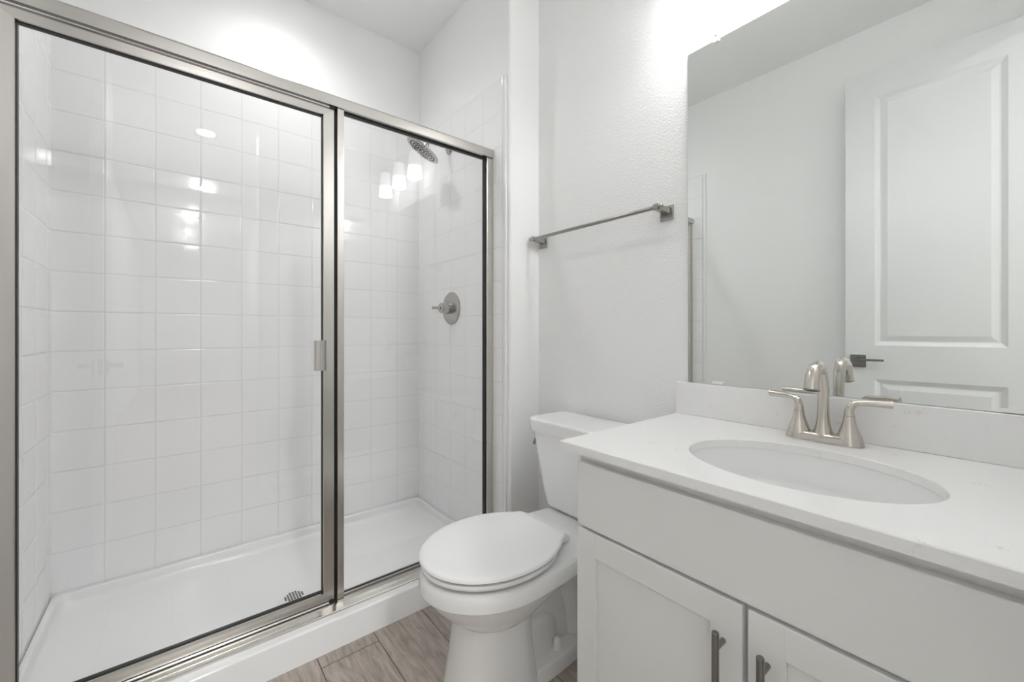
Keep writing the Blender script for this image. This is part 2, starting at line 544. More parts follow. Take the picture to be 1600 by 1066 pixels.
# ------------------------------------------------------------------ open door with two raised panels, lever
dw, dh, dt = 0.716, 2.437, 0.035
hx, hy = -0.2855, -0.108
ang = math.atan2(-0.2402-hx, 0.6075-hy)          # lean from the Y axis
door = bpy.data.objects.new('door_1', None); C.objects.link(door)
door['kind'] = 'structure'
door.location = (hx, hy, 0.006); door.rotation_euler = (0, 0, -ang)
def door_leaf():
    bm = NB()
    y = [0, 0.142, 0.142+0.452, dw]                # stiles
    z = [0, 0.235, 0.797, 0.975, 2.292, dh]          # rails
    ins = [(0.0, 0.0), (0.008, -0.004), (0.02, -0.009), (0.026, -0.009), (0.05, -0.003)]
    for side, x0 in ((1, 0.0), (-1, -dt)):
        def V(yy, zz, d): return bm.verts.new((x0+side*d, yy, zz))
        for i in range(3):
            for j in range(5):
                a, b, c, d = y[i], y[i+1], z[j], z[j+1]
                if i == 1 and j in (1, 3):
                    prev = None
                    for off, dep in ins:
                        ring = [V(a+off, c+off, dep), V(b-off, c+off, dep), V(b-off, d-off, dep), V(a+off, d-off, dep)]
                        if prev:
                            for q in range(4): bm.faces.new((prev[q], prev[(q+1) % 4], ring[(q+1) % 4], ring[q]))
                        prev = ring
                    bm.faces.new(prev)
                else:
                    bm.faces.new((V(a, c, 0), V(b, c, 0), V(b, d, 0), V(a, d, 0)))
    for p in (((0, 0), (dw, 0)), ((dw, 0), (dw, dh)), ((dw, dh), (0, dh)), ((0, dh), (0, 0))):
        (a, c), (b, d) = p
        bm.faces.new([bm.verts.new(q) for q in ((0, a, c), (0, b, d), (-dt, b, d), (-dt, a, c))])
    bmesh.ops.remove_doubles(bm, verts=bm.verts[:], dist=1e-5)
    return bm
obj('door_leaf', door_leaf(), M['door'], door)
for s, x in ((1, 0.0), (-1, -dt)):
    bm = NB()
    bx(bm, min(x, x+s*0.009), max(x, x+s*0.009), dw-0.087, dw-0.021, 0.858, 0.924, 0.003)
    lathe(bm, [(0.013, 0), (0.0105, 0.012), (0.0105, 0.047)], (x+s*0.008, dw-0.054, 0.898), (s, 0, 0), 20)
    bx(bm, min(x+s*0.044, x+s*0.055), max(x+s*0.044, x+s*0.055), dw-0.162, dw-0.042, 0.893, 0.905, 0.002)
    obj('door_lever', bm, M['pewter'], door, smooth=True)
bm = NB(); bx(bm, -0.026, -0.009, dw, dw+0.002, 0.86, 0.93); lathe(bm, [(0.007, 0), (0.006, 0.008)], (-0.017, dw+0.002, 0.897), (0, 1, 0), 12)
obj('door_latch', bm, M['pewter'], door)

# ------------------------------------------------------------------ downlights
def downlight(name, x, y, mat, label, group):
    t = thing(name, label, 'ceiling light', (x, y, CEIL), 0, group)
    bm = NB(); lathe(bm, [(0.062, -0.0005), (0.064, -0.006), (0.082, -0.004), (0.086, -0.0005)], (0, 0, 0), (0, 0, 1), 40, False, False)
    obj('trim_ring', bm, M['trim'], t, smooth=True)
    bm = NB(); lathe(bm, [(0.062, -0.004), (0.05, -0.0045), (0.0001, -0.005)], (0, 0, 0), (0, 0, 1), 40, False, True)
    obj('lens', bm, mat, t, smooth=True)
    return t
sd = downlight('recessed_downlight', 0.38, 1.92, M['lens_shower'], 'round white recessed downlight in the ceiling over the shower', 'recessed ceiling lights')
sl = bpy.data.lights.new('downlight_beam', 'SPOT')
sl.energy = SHOWER_BEAM; sl.spot_size = math.radians(150); sl.spot_blend = 1.0; sl.shadow_soft_size = 0.05
so = bpy.data.objects.new('downlight_beam', sl); C.objects.link(so); so.parent = sd; so.location = (0, 0, -0.012)
for y, lab in ((-1.25, 'round recessed downlight reflected largest in the shower door pane'),
               (-2.98, 'round recessed downlight reflected below the largest one in the door pane'),
               (-4.72, 'round recessed downlight reflected small and lowest in the door pane')):
    downlight('recessed_downlight', 0.19, y, M['lens_hall'], lab, 'recessed ceiling lights')

# ------------------------------------------------------------------ shower base
t = thing('shower_tray', 'white acrylic shower base with raised curb on the plank floor', 'shower base', (0, 0, 0))
bm = NB()
rim = 0.059
FL = 0.016
g = 0.0015
rings = []
x0, x1, y0, y1 = XL+g, XS-g, 1.50, YB-g
rings.append(rrect(x0, x1, y0, y1, 0.0, 0.02, 6))
rings.append(rrect(x0, x1, y0, y1, rim-0.003, 0.02, 6))
rings.append(rrect(x0+0.003, x1-0.003, y0, y1-0.003, rim, 0.02, 6))
for d, z in ((0.013, rim), (0.0155, rim-0.001), (0.0175, rim-0.004), (0.024, FL+0.016), (0.028, FL+0.009), (0.036, FL+0.003), (0.048, FL)):
    rings.append(rrect(x0+d, x1-d, y0+0.04+d, y1-d, z, 0.022+d*0.6, 6))
for sc_ in (0.9, 0.6, 0.3):
    base = rings[-1] if sc_ == 0.9 else base
    cx_, cy_ = 0.35, 1.78
    rings.append([Vector((cx_+(p.x-cx_)*sc_, cy_+(p.y-cy_)*sc_, FL-0.006*(1-sc_))) for p in base])
loft(bm, rings)
# curb
poly = []
cy0, cy1, ch, cr = 1.431, 1.585, 0.085, 0.010
poly += [(cy0, 0.0)]
poly += [(1.452+cr-cr*math.cos(a), ch-cr+cr*math.sin(a)) for a in [PI/2*i/6 for i in range(7)]]
poly += [(cy1-0.02+0.02*math.sin(a), ch-0.02+0.02*math.cos(a)) for a in [PI/2*i/6 for i in range(7)]]
poly += [(cy1+0.002, FL+0.02), (cy1+0.022, FL+0.002), (cy1+0.022, 0.0)]
prism(bm, poly, 0, x0, x1)
obj('pan', bm, M['acrylic'], t, smooth=True, angle=40)
# drain
DXY = (0.356, 1.796)
bm = NB(); lathe(bm, [(0.053, FL-0.005), (0.053, FL-0.001), (0.049, FL+0.0005), (0.036, FL-0.0005), (0.0001, FL-0.0005)], (*DXY, 0), n=40)
dr = obj('drain_cover', bm, M['clip'], t, smooth=True)
bm = NB()
for i in range(-3, 4):
    for j in range(-3, 4):
        if i*i+j*j <= 10.5:
            cx_, cy_ = DXY[0]+i*0.0098, DXY[1]+j*0.0098
            bx(bm, cx_-0.0035, cx_+0.0035, cy_-0.0035, cy_+0.0035, FL-0.0009, FL-0.0001)
obj('drain_slots', bm, M['hole'], dr)

# ------------------------------------------------------------------ shower enclosure
GY0, GY1 = 1.54, 1.572           # frame front and back
t = thing('shower_enclosure', 'framed glass shower enclosure with brushed nickel rails and hinged door', 'shower enclosure', (0, 0, 0))
ZS, ZH0, ZH1 = 0.085, 1.853, 1.893
# header: rounded tube profile
bm = NB()
hp = [(GY0-0.012, ZH0), (GY0-0.012, ZH1-0.008)]
hp += [(GY0-0.004-0.008*math.cos(a), ZH1-0.008+0.008*math.sin(a)) for a in [PI/2*i/4 for i in range(1, 5)]]
hp += [(GY1+0.004, ZH1), (GY1+0.010, ZH1-0.006), (GY1+0.010, ZH0)]
prism(bm, hp, 0, XL+0.001, XS-0.001)
obj('header_rail', bm, M['nickel_x'], t, smooth=True, angle=30)
# sill with sloped, grooved front
bm = NB()
sp = [(1.485, ZS), (1.485, ZS+0.005), (1.487, ZS+0.0065), (1.500, ZS+0.0085), (1.503, ZS+0.0088), (1.516, ZS+0.0118), (1.530, ZS+0.0125), (1.578, ZS+0.0135), (1.580, ZS+0.011), (1.580, ZS)]
prism(bm, sp, 0, XL+0.001, XS-0.001)
obj('sill_track', bm, M['nickel_x'], t)
# wall jambs
for xa, xb in ((1.100, XS-0.0005), (XL+0.0005, -0.3475)):
    bm = NB(); bx(bm, xa, xb, GY0-0.004, GY1, ZS+0.0138, ZH0-0.0005, 0.003, 2)
    obj('wall_jamb', bm, M['nickel_z'], t, smooth=True)
# strike post
bm = NB(); bx(bm, 0.4438, 0.4668, GY0-0.006, GY1, ZS+0.0138, ZH0-0.0005, 0.002, 2)
obj('strike_post', bm, M['nickel_z'], t, smooth=True)
# fixed pane + gaskets
bm = NB(); bx(bm, 0.462, 1.104, 1.556, 1.562, ZS+0.014, ZH0-0.0005)
obj('fixed_pane', bm, M['glass'], t)
bm = NB()
bx(bm, 0.467, 1.0995, 1.550, 1.566, ZH0-0.0052, ZH0-0.0006)
bx(bm, 1.0955, 1.0995, 1.548, 1.568, ZS+0.017, ZH0-0.001)
bx(bm, 0.467, 1.0995, 1.552, 1.567, ZS+0.0138, ZS+0.0165)
obj('pane_gasket', bm, M['rubber'], t)
bm = NB(); bx(bm, 0.467, 1.0955, 1.5445, 1.5510, ZS+0.0138, ZS+0.0185)
obj('glazing_bead', bm, M['nickel_x'], t)
# dark slot between door and strike post
bm = NB(); bx(bm, 0.4335, 0.4445, 1.556, 1.569, ZS+0.0138, ZH0-0.001)
obj('strike_gasket', bm, M['rubber'], t)
# ---- hinged door
LX0, LX1 = -0.343, 0.4338
LZ0, LZ1 = 0.1045, 1.850
IX0, IX1, IZ0, IZ1 = -0.3063, 0.3974, 0.1355, 1.8155
dY0, dY1 = GY0-0.003, GY1-0.006
def miter(bm, pts):
    f = [bm.verts.new((p[0], dY0, p[1])) for p in pts]
    k = [bm.verts.new((p[0], dY1, p[1])) for p in pts]
    n = len(pts)
    bm.faces.new(f); bm.faces.new(k[::-1])
    for i in range(n): bm.faces.new((f[i], k[i], k[(i+1) % n], f[(i+1) % n]))
    return bm
zt = LZ1-0.0075
zb = LZ0
bm = NB()
miter(bm, [(LX0, zb), (IX0, IZ0), (IX0, IZ1), (LX0, zt)])
miter(bm, [(LX1, zb), (LX1, zt), (IX1, IZ1), (IX1, IZ0)])
bmesh.ops.bevel(bm, geom=[e for e in bm.edges if abs(e.verts[0].co.x-e.verts[1].co.x) < 1e-4 and abs(e.verts[0].co.y-e.verts[1].co.y) < 1e-4], offset=0.0012, segments=1, affect='EDGES')
dr_ = obj('door', bm, M['nickel_z'], t)
bm = NB()
gp = 0.0004
miter(bm, [(LX0+gp, zt), (IX0+gp, IZ1), (IX1-gp, IZ1), (LX1-gp, zt)])
obj('door_rail', bm, M['nickel_x'], dr_)
bm = NB()
miter(bm, [(LX0+gp, zb), (LX1-gp, zb), (IX1-gp, IZ0), (IX0+gp, IZ0)])
obj('door_rail', bm, M['nickel_x'], dr_)
bm = NB(); bx(bm, LX0, LX1-0.018, GY0-0.010, GY1-0.008, zt+0.0006, zt+0.004)
obj('top_strip', bm, M['chrome'], dr_)
# drip rail under the door: bright fin
bm = NB()
prism(bm, [(GY0-0.0125, zb-0.0032), (GY0-0.0115, zb-0.0024), (GY0+0.01, zb-0.0008), (GY0+0.01, zb-0.004), (GY0-0.0115, zb-0.0052)], 0, LX0, LX1-0.020)
obj('drip_rail', bm, M['chrome'], dr_)
bm = NB()
e = 0.0018
for a, b, c, d in ((IX0, IX1, IZ1-e, IZ1), (IX0, IX1, IZ0, IZ0+e), (IX0, IX0+e, IZ0+e, IZ1-e), (IX1-e, IX1, IZ0+e, IZ1-e)):
    bx(bm, a, b, GY0+0.007, GY1-0.009, c, d)
obj('door_gasket', bm, M['rubber'], dr_)
bm = NB(); bx(bm, LX1-0.018, LX1+0.0, GY0-0.008, GY1-0.008, zt+0.0006, zt+0.0068)
obj('corner_stop', bm, M['rubber'], dr_)
bm = NB(); bx(bm, LX1-0.016, LX1-0.004, GY0-0.01, GY0+0.008, zb-0.0062, zb-0.0008)
obj('corner_stop', bm, M['rubber'], dr_)
bm = NB(); bx(bm, IX0+0.001, IX1-0.001, 1.551, 1.557, IZ0+0.001, IZ1-0.001)
obj('door_pane', bm, M['glass'], dr_)
# curved pull on the inner edge of the stile
bm = NB()
pf = [(0.4045, GY0-0.0035), (0.4045, GY0-0.012), (0.397, GY0-0.022), (0.387, GY0-0.027), (0.376, GY0-0.029), (0.369, GY0-0.028), (0.366, GY0-0.020), (0.3645, GY0-0.0115),
      (0.3675, GY0-0.0115), (0.3685, GY0-0.019), (0.372, GY0-0.0245), (0.384, GY0-0.023), (0.394, GY0-0.018), (0.400, GY0-0.010), (0.400, GY0-0.0035)]
prism(bm, pf, 2, H-0.135, H-0.031)
obj('door_pull', bm, M['nickel_z'], dr_, smooth=True, angle=50)

# ------------------------------------------------------------------ shower head
fz = H+0.9765
SY = 1.925
t = thing('rain_shower', 'round brushed nickel rain shower head on a bent arm from the tiled wall', 'shower head', (XS, SY, fz))
bm = NB(); lathe(bm, [(0.031, 0.0005), (0.031, 0.004), (0.024, 0.012), (0.013, 0.014), (0.012, 0.016)], (0, 0, 0), (-1, 0, 0), 32)
obj('wall_flange', bm, M['nickel'], t, smooth=True)
hc = Vector((0.972-XS, 0, H+0.921-fz))
nrm = Vector((-0.467, 0.304, -0.831)).normalized()
back = hc-nrm*0.040
pts = bez([(-0.010, 0, 0), (-0.035, 0, 0.004), (-0.065, 0, 0.004), tuple(back-nrm*0.035), tuple(back-nrm*0.006)], 8)
bm = NB(); tube(bm, pts, 0.0085, 16)
obj('shower_arm', bm, M['nickel'], t, smooth=True)
bm = NB()
lathe(bm, [(0.011, 0), (0.014, 0.004), (0.014, 0.013), (0.010, 0.016), (0.017, 0.020), (0.021, 0.027), (0.026, 0.031), (0.080, 0.0335), (0.0915, 0.036), (0.0925, 0.041), (0.090, 0.0435), (0.0001, 0.0438)], back-nrm*0.004, nrm, 48)
hd = obj('spray_head', bm, M['head'], t, smooth=True, angle=30)
u = nrm.orthogonal().normalized(); v = nrm.cross(u)
bm = NB()
for ring, n in ((0.012, 6), (0.026, 12), (0.040, 18), (0.055, 24), (0.070, 30)):
    for i in range(n):
        a = 2*PI*(i+0.5*(ring > 0.03))/n
        c = back-nrm*0.004+nrm*0.0432+u*(ring*math.cos(a))+v*(ring*math.sin(a))
        lathe(bm, [(0.0042, 0), (0.0030, 0.0026)], c, nrm, 8)
obj('nozzles', bm, M['nozzle'], hd)

# ------------------------------------------------------------------ shower valve
t = thing('shower_valve', 'round brushed nickel shower valve trim with knob on the tiled wall', 'shower valve', (XS, 1.905, H+0.1225))
bm = NB(); lathe(bm, [(0.086, 0.0005), (0.086, 0.005), (0.082, 0.009), (0.070, 0.0125), (0.040, 0.0155), (0.0001, 0.0155)], (0, 0, 0), (-1, 0, 0), 56)
obj('escutcheon', bm, M['nickel'], t, smooth=True)
bm = NB(); lathe(bm, [(0.030, 0.0156), (0.030, 0.040), (0.028, 0.044), (0.028, 0.062), (0.024, 0.069), (0.0001, 0.069)], (0, 0, 0), (-1, 0, 0), 36)
kn = obj('knob', bm, M['nickel'], t, smooth=True)
bm = NB(); tube(bm, [(-0.064, 0.0, 0.0), (-0.074, 0.016, 0.002), (-0.084, 0.036, 0.003), (-0.088, 0.046, 0.003)], [0.010, 0.008, 0.007, 0.0085], 14)
obj('temperature_lever', bm, M['nickel'], kn, smooth=True)

# ------------------------------------------------------------------ towel bar
t = thing('towel_bar', 'brushed nickel towel bar with square mounts above the toilet', 'towel bar', (XR, 1.076, H+0.41))
TX = 0.0665
for s, yy in ((1, 0.3075), (-1, -0.3095)):
    bm = NB(); bx(bm, -0.0075, -0.0003, yy-0.025, yy+0.025, -0.029, 0.022, 0.0025, 2)
    mt = obj('mount_plate', bm, M['nickel'], t, smooth=True, angle=50)
    bm = NB()
    loft(bm, [[Vector((-x, yy+a*hw, zc+b*hh)) for a, b in ((-1, -1), (1, -1), (1, 1), (-1, 1))]
              for x, hw, hh, zc in ((0.0076, 0.016, 0.0125, 0.003), (0.030, 0.011, 0.010, 0.004), (TX-0.012, 0.010, 0.010, 0.0055), (TX+0.0095, 0.010, 0.010, 0.006))])
    bmesh.ops.bevel(bm, geom=bm.edges[:], offset=0.0016, segments=2, affect='EDGES')
    obj('post', bm, M['nickel'], mt, smooth=True, angle=50)
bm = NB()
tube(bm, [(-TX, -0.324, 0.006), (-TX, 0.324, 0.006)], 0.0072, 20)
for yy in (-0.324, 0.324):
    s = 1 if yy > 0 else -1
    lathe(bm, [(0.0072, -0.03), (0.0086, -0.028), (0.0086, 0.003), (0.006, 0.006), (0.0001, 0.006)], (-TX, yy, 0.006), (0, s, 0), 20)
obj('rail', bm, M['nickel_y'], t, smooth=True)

# ------------------------------------------------------------------ toilet
TY = 1.03
t = thing('toilet', 'white two-piece toilet with closed lid between shower and vanity', 'toilet', (0, TY, 0))
def egg(xf, xb, b, bb, z, xc=None, n=22, pw=2.0, rb=0.02, fl=2.0):
    """outline symmetrical in y: round nose at xf, widest b at xc, half width bb at the square back xb"""
    if xc is None: xc = xf+(xb-xf)*0.5
    half = []
    for i in range(n):
        a = PI/2*i/n
        cx_, sx_ = math.cos(a), math.sin(a)
        half.append((xc-(xc-xf)*cx_**(2/fl), b*sx_**(2/fl)))
    m = 10
    for i in range(m):
        s = i/m
        half.append((xc+(xb-rb-xc)*s, b-(b-bb)*s**pw))
    for i in range(5):
        a = PI/2*i/4
        half.append((xb-rb+rb*math.sin(a), bb-rb+rb*math.cos(a)))
    return [Vector((x, y, z)) for x, y in half]+[Vector((x, -y, z)) for x, y in half[::-1][:-1]]
def Zc(v): return v+H
# bowl with pedestal: one continuous loft
bm = NB()
R = []
def ad(z, xf, xb, b, bb, xc, **k): R.append(egg(xf, xb, b, bb, Zc(z), xc, **k))
ad(-1.0545, 0.611, 0.835, 0.148, 0.142, 0.775, pw=3, fl=2.2)
ad(-1.020, 0.616, 0.833, 0.141, 0.135, 0.775, pw=3, fl=2.2)
ad(-0.960, 0.625, 0.830, 0.130, 0.124, 0.775, pw=3, fl=2.2)
ad(-0.900, 0.630, 0.828, 0.121, 0.115, 0.77, pw=3, fl=2.15)
ad(-0.848, 0.633, 0.830, 0.115, 0.110, 0.77, pw=3, fl=2.1)
ad(-0.840, 0.624, 0.850, 0.122, 0.108, 0.76, pw=2.5, fl=2.05)
ad(-0.822, 0.603, 0.90, 0.140, 0.105, 0.76, pw=2.2)
ad(-0.797, 0.575, 0.97, 0.158, 0.100, 0.76)
ad(-0.768, 0.552, 1.08, 0.172, 0.105, 0.765)
ad(-0.746, 0.541, 1.18, 0.179, 0.110, 0.765)
ad(-0.7425, 0.532, 1.255, 0.187, 0.122, 0.765)
ad(-0.739, 0.528, 1.265, 0.191, 0.125, 0.765)
ad(-0.734, 0.527, 1.268, 0.1915, 0.126, 0.765)
ad(-0.716, 0.529, 1.27, 0.1895, 0.126, 0.765)
ad(-0.703, 0.5325, 1.27, 0.186, 0.126, 0.765)
ad(-0.696, 0.539, 1.265, 0.179, 0.120, 0.765)
ad(-0.694, 0.548, 1.257, 0.170, 0.112, 0.765)
loft(bm, R)
# trapway body behind the pedestal
tr = []
for x, hw, z0, z1 in ((0.80, 0.090, 0.001, 0.26), (0.84, 0.072, 0.001, 0.27), (0.90, 0.066, 0.001, 0.29), (1.00, 0.078, 0.001, 0.305), (1.10, 0.090, 0.001, 0.305), (1.16, 0.088, 0.001, 0.305)):
    sec = rrect(-hw, hw, z0, z1, 0, 0.03, 4)
    tr.append([Vector((x, p.x, p.y)) for p in sec])
loft(bm, tr)
# trap: low sump swelling and the down-leg behind it
for s in (1, -1):
    sm = []
    for x, y0_, y1_, z0_, z1_, r_ in ((0.80, 0.02, 0.086, 0.02, 0.165, 0.02), (0.85, 0.02, 0.094, 0.02, 0.172, 0.025), (0.90, 0.02, 0.092, 0.02, 0.165, 0.03), (0.945, 0.02, 0.084, 0.02, 0.145, 0.03), (0.975, 0.02, 0.066, 0.02, 0.118, 0.02)):
        sm.append([Vector((x, s*p.x, p.y)) for p in rrect(y0_, y1_, z0_, z1_, 0, r_, 4)])
    loft(bm, sm)
    p = bez([(0.90, s*0.055, 0.265), (0.96, s*0.060, 0.268), (1.01, s*0.062, 0.235), (1.035, s*0.062, 0.16), (1.05, s*0.062, 0.05)], 6)
    tube(bm, p, [0.042]*len(p), 16)
# foot
ft = []
for z, d in ((0.001, 0.0), (0.028, 0.002), (0.040, 0.006), (0.045, 0.016)):
    ft.append(egg(0.70+d, 1.16-d, 0.136-d, 0.118-d, z, 0.86, fl=2.5, rb=0.03))
loft(bm, ft)
bowl = obj('bowl', bm, M['china'], t, smooth=True, angle=40)
for s in (1, -1):
    bm = NB(); lathe(bm, [(0.0165, 0), (0.0165, 0.003), (0.0135, 0.010), (0.012, 0.024), (0.010, 0.031), (0.005, 0.0345), (0.0001, 0.0355)], (0.942, s*0.098, 0.0452), n=24)
    obj('bolt_cap', bm, M['plastic'], t, smooth=True)
# seat ring
def slab(prof, xf, xb, b, bb, xc):
    bm = NB()
    loft(bm, [egg(xf+d, xb-d, b-d, bb-d, Zc(z), xc, pw=2.2, rb=0.022) for z, d in prof])
    return bm
obj('seat', slab([(-0.6845, 0.040), (-0.684, 0.010), (-0.680, 0.004), (-0.672, 0.003), (-0.6675, 0.007)], 0.530, 0.966, 0.187, 0.118, 0.755), M['plastic'], t, smooth=True, angle=50)
obj('lid', slab([(-0.6640, 0.030), (-0.6634, 0.007), (-0.6575, 0.001), (-0.6515, 0.002), (-0.6475, 0.007), (-0.6455, 0.016), (-0.6450, 0.035), (-0.6446, 0.07)], 0.527, 0.972, 0.190, 0.121, 0.755), M['plastic'], t, smooth=True, angle=50)
for s in (1, -1):
    bm = NB(); bx(bm, 0.968, 1.006, s*0.075-0.02, s*0.075+0.02, Zc(-0.6915), Zc(-0.668), 0.005, 3)
    tube(bm, [(0.978, s*0.075-0.026, Zc(-0.664)), (0.978, s*0.075+0.026, Zc(-0.664))], 0.0085, 16)
    obj('hinge', bm, M['plastic'], t, smooth=True)
# bumpers between seat and rim
for x, y in ((0.62, 0.11), (0.62, -0.11), (0.88, 0.13), (0.88, -0.13)):
    bm = NB(); lathe(bm, [(0.008, Zc(-0.695)), (0.008, Zc(-0.685))], (x, y, 0), n=12)
    obj('seat_bumper', bm, M['plastic'], t)
    bm = NB(); lathe(bm, [(0.006, Zc(-0.668)), (0.006, Zc(-0.662))], (x, y, 0), n=12)
    obj('lid_bumper', bm, M['plastic'], t)
# tank
bm = NB()
TK = []
for z, x0, x1, hw, r in ((-0.6915, 1.150, 1.262, 0.130, 0.03), (-0.684, 1.133, 1.275, 0.152, 0.035), (-0.672, 1.125, 1.284, 0.163, 0.04), (-0.62, 1.1185, 1.288, 0.175, 0.042), (-0.50, 1.1085, 1.292, 0.199, 0.042), (-0.398, 1.1015, 1.294, 0.2135, 0.042), (-0.394, 1.102, 1.294, 0.212, 0.042)):
    TK.append(rrect(x0, x1, -hw, hw, Zc(z), r, 8))
loft(bm, TK)
tk = obj('tank', bm, M['china'], t, smooth=True, angle=40)
bm = NB()
TL = []
for z, d in ((-0.3935, 0.010), (-0.3925, 0.006), (-0.388, 0.003), (-0.372, 0.0), (-0.352, 0.0), (-0.3465, 0.002), (-0.3435, 0.006), (-0.3425, 0.012)):
    TL.append(rrect(1.086+d, 1.298-d*0.4, -0.226+d, 0.226-d, Zc(z), 0.045-d*0.8, 8))
loft(bm, TL)
obj('tank_lid', bm, M['china'], t, smooth=True, angle=40)
bm = NB()
lathe(bm, [(0.012, 0.0), (0.012, 0.004), (0.007, 0.005), (0.007, 0.010)], (1.142, 0.2035, Zc(-0.435)), (0, 1, 0), 18)
tube(bm, bez([(1.145, 0.2155, Zc(-0.431)), (1.136, 0.2155, Zc(-0.438)), (1.128, 0.2145, Zc(-0.449)), (1.125, 0.2130, Zc(-0.458))], 5), [0.0055]*5+[0.005]*5+[0.0055]*6, 12)
obj('flush_lever', bm, M['pewter'], t, smooth=True)
# ------------------------------------------------------------------ vanity cabinet
CZ = H-0.271                      # counter top
FX = 0.759                        # door faces
VY0, VY1 = -0.086, 0.688
VC = 0.299
t = thing('vanity_cabinet', 'off-white shaker vanity cabinet with two doors under the quartz counter', 'cabinet', (0, 0, 0))
bm = NB()
top = CZ-0.0212
bx(bm, 0.798, XR-0.001, VY1-0.016, VY1, 0.0, top)             # sides
bx(bm, 0.798, XR-0.001, VY0, VY0+0.016, 0.0, top)
bx(bm, 0.798, XR-0.001, VY0+0.016, VY1-0.016, 0.095, 0.111)   # floor
bx(bm, XR-0.013, XR-0.001, VY0+0.016, VY1-0.016, 0.111, top)  # back
bx(bm, 0.845, 0.857, VY0+0.016, VY1-0.016, 0.0, 0.095)        # toe kick
# face frame
bx(bm, 0.779, 0.798, VY1-0.038, VY1, 0.0, top)
bx(bm, 0.779, 0.798, VY0, VY0+0.038, 0.0, top)
bx(bm, 0.779, 0.798, VY0+0.038, VY1-0.038, top-0.05, top)
bx(bm, 0.779, 0.798, VY0+0.038, VY1-0.038, 0.555, 0.61)
bx(bm, 0.779, 0.798, VY0+0.038, VY1-0.038, 0.095, 0.135)
bx(bm, 0.779, 0.798, VC-0.03, VC+0.03, 0.135, 0.555)
obj('carcass', bm, M['cabinet'], t)
bm = NB(); bx(bm, FX, FX+0.0195, VY0+0.004, VY1-0.006, H-0.469, H-0.3165, 0.003, 2)
obj('drawer_front', bm, M['cabinet'], t, smooth=True, angle=50)
def shaker(y0, y1, z0, z1, fr=0.057):
    bm = NB()
    for a, b, c, d in ((y0, y0+fr, z0, z1), (y1-fr, y1, z0, z1)):
        bx(bm, FX, FX+0.0195, a, b, c, d, 0.0022, 2)
    for c, d in ((z0, z0+fr), (z1-fr, z1)):
        bx(bm, FX, FX+0.0195, y0+fr-0.0022, y1-fr+0.0022, c, d, 0.0022, 2)
    bx(bm, FX+0.009, FX+0.017, y0+fr-0.004, y1-fr+0.004, z0+fr-0.004, z1-fr+0.004)
    return bm
for y0, y1, hy_, lab in ((0.303, VY1-0.005, 0.335, 'left'), (VY0+0.004, 0.2945, 0.2635, 'right')):
    d = obj('door', shaker(y0, y1, 0.108, H-0.476), M['cabinet'], t, smooth=True, angle=50)
    bm = NB()
    bxx = FX-0.031
    tube(bm, [(bxx, hy_, H-0.524), (bxx, hy_, H-0.526), (bxx, hy_, H-0.690), (bxx, hy_, H-0.692)], [0.0052, 0.0062, 0.0062, 0.0052], 24)
    for zz in (H-0.553, H-0.663):
        tube(bm, [(FX-0.0002, hy_, zz), (bxx, hy_, zz)], 0.0048, 16)
    obj('bar_handle', bm, M['pewter'], d, smooth=True, angle=50)

# ------------------------------------------------------------------ counter with sink cut-out
CX0, CX1, CY0, CY1 = 0.7403, XR-0.0005, -0.1265, 0.7235
SCX, SCY, SA, SB = 0.985, 0.287, 0.165, 0.213
t = thing('countertop', 'white veined quartz vanity top with short backsplash and oval cut-out', 'countertop', (0, 0, 0))
bm = NB()
angs = sorted(set([2*PI*i/96 for i in range(96)]+[math.atan2(y-SCY, x-SCX) % (2*PI) for x in (CX0, CX1) for y in (CY0, CY1)]))
def rectp(a, ins=0):
    dx, dy = math.cos(a), math.sin(a)
    tt = min([((CX1 if dx > 0 else CX0)-SCX)/dx if abs(dx) > 1e-9 else 9, ((CY1 if dy > 0 else CY0)-SCY)/dy if abs(dy) > 1e-9 else 9])
    x, y = SCX+dx*tt, SCY+dy*tt
    return (min(max(x, CX0+ins), CX1-ins), min(max(y, CY0+ins), CY1-ins))
def ell(a, k=0.0):
    t_ = math.atan2(math.sin(a)/SB, math.cos(a)/SA)
    return (SCX+(SA+k)*math.cos(t_), SCY+(SB+k)*math.sin(t_))
th = 0.021
rows = [[Vector((*ell(a, 0.0015), CZ-th)) for a in angs], [Vector((*ell(a, 0), CZ-th+0.002)) for a in angs], [Vector((*ell(a, 0), CZ-0.002)) for a in angs], [Vector((*ell(a, 0.002), CZ)) for a in angs],
        [Vector((*rectp(a, 0.0018), CZ)) for a in angs], [Vector((*rectp(a), CZ-0.0018)) for a in angs], [Vector((*rectp(a), CZ-th)) for a in angs]]
loft(bm, rows+[rows[0]], False, False)
bmesh.ops.remove_doubles(bm, verts=bm.verts[:], dist=1e-6)
obj('slab', bm, M['quartz'], t)
bm = NB(); bx(bm, XR-0.020, XR-0.0005, CY0, CY1, CZ+0.0003, CZ+0.1045, 0.0012, 1)
obj('backsplash', bm, M['quartz'], t)

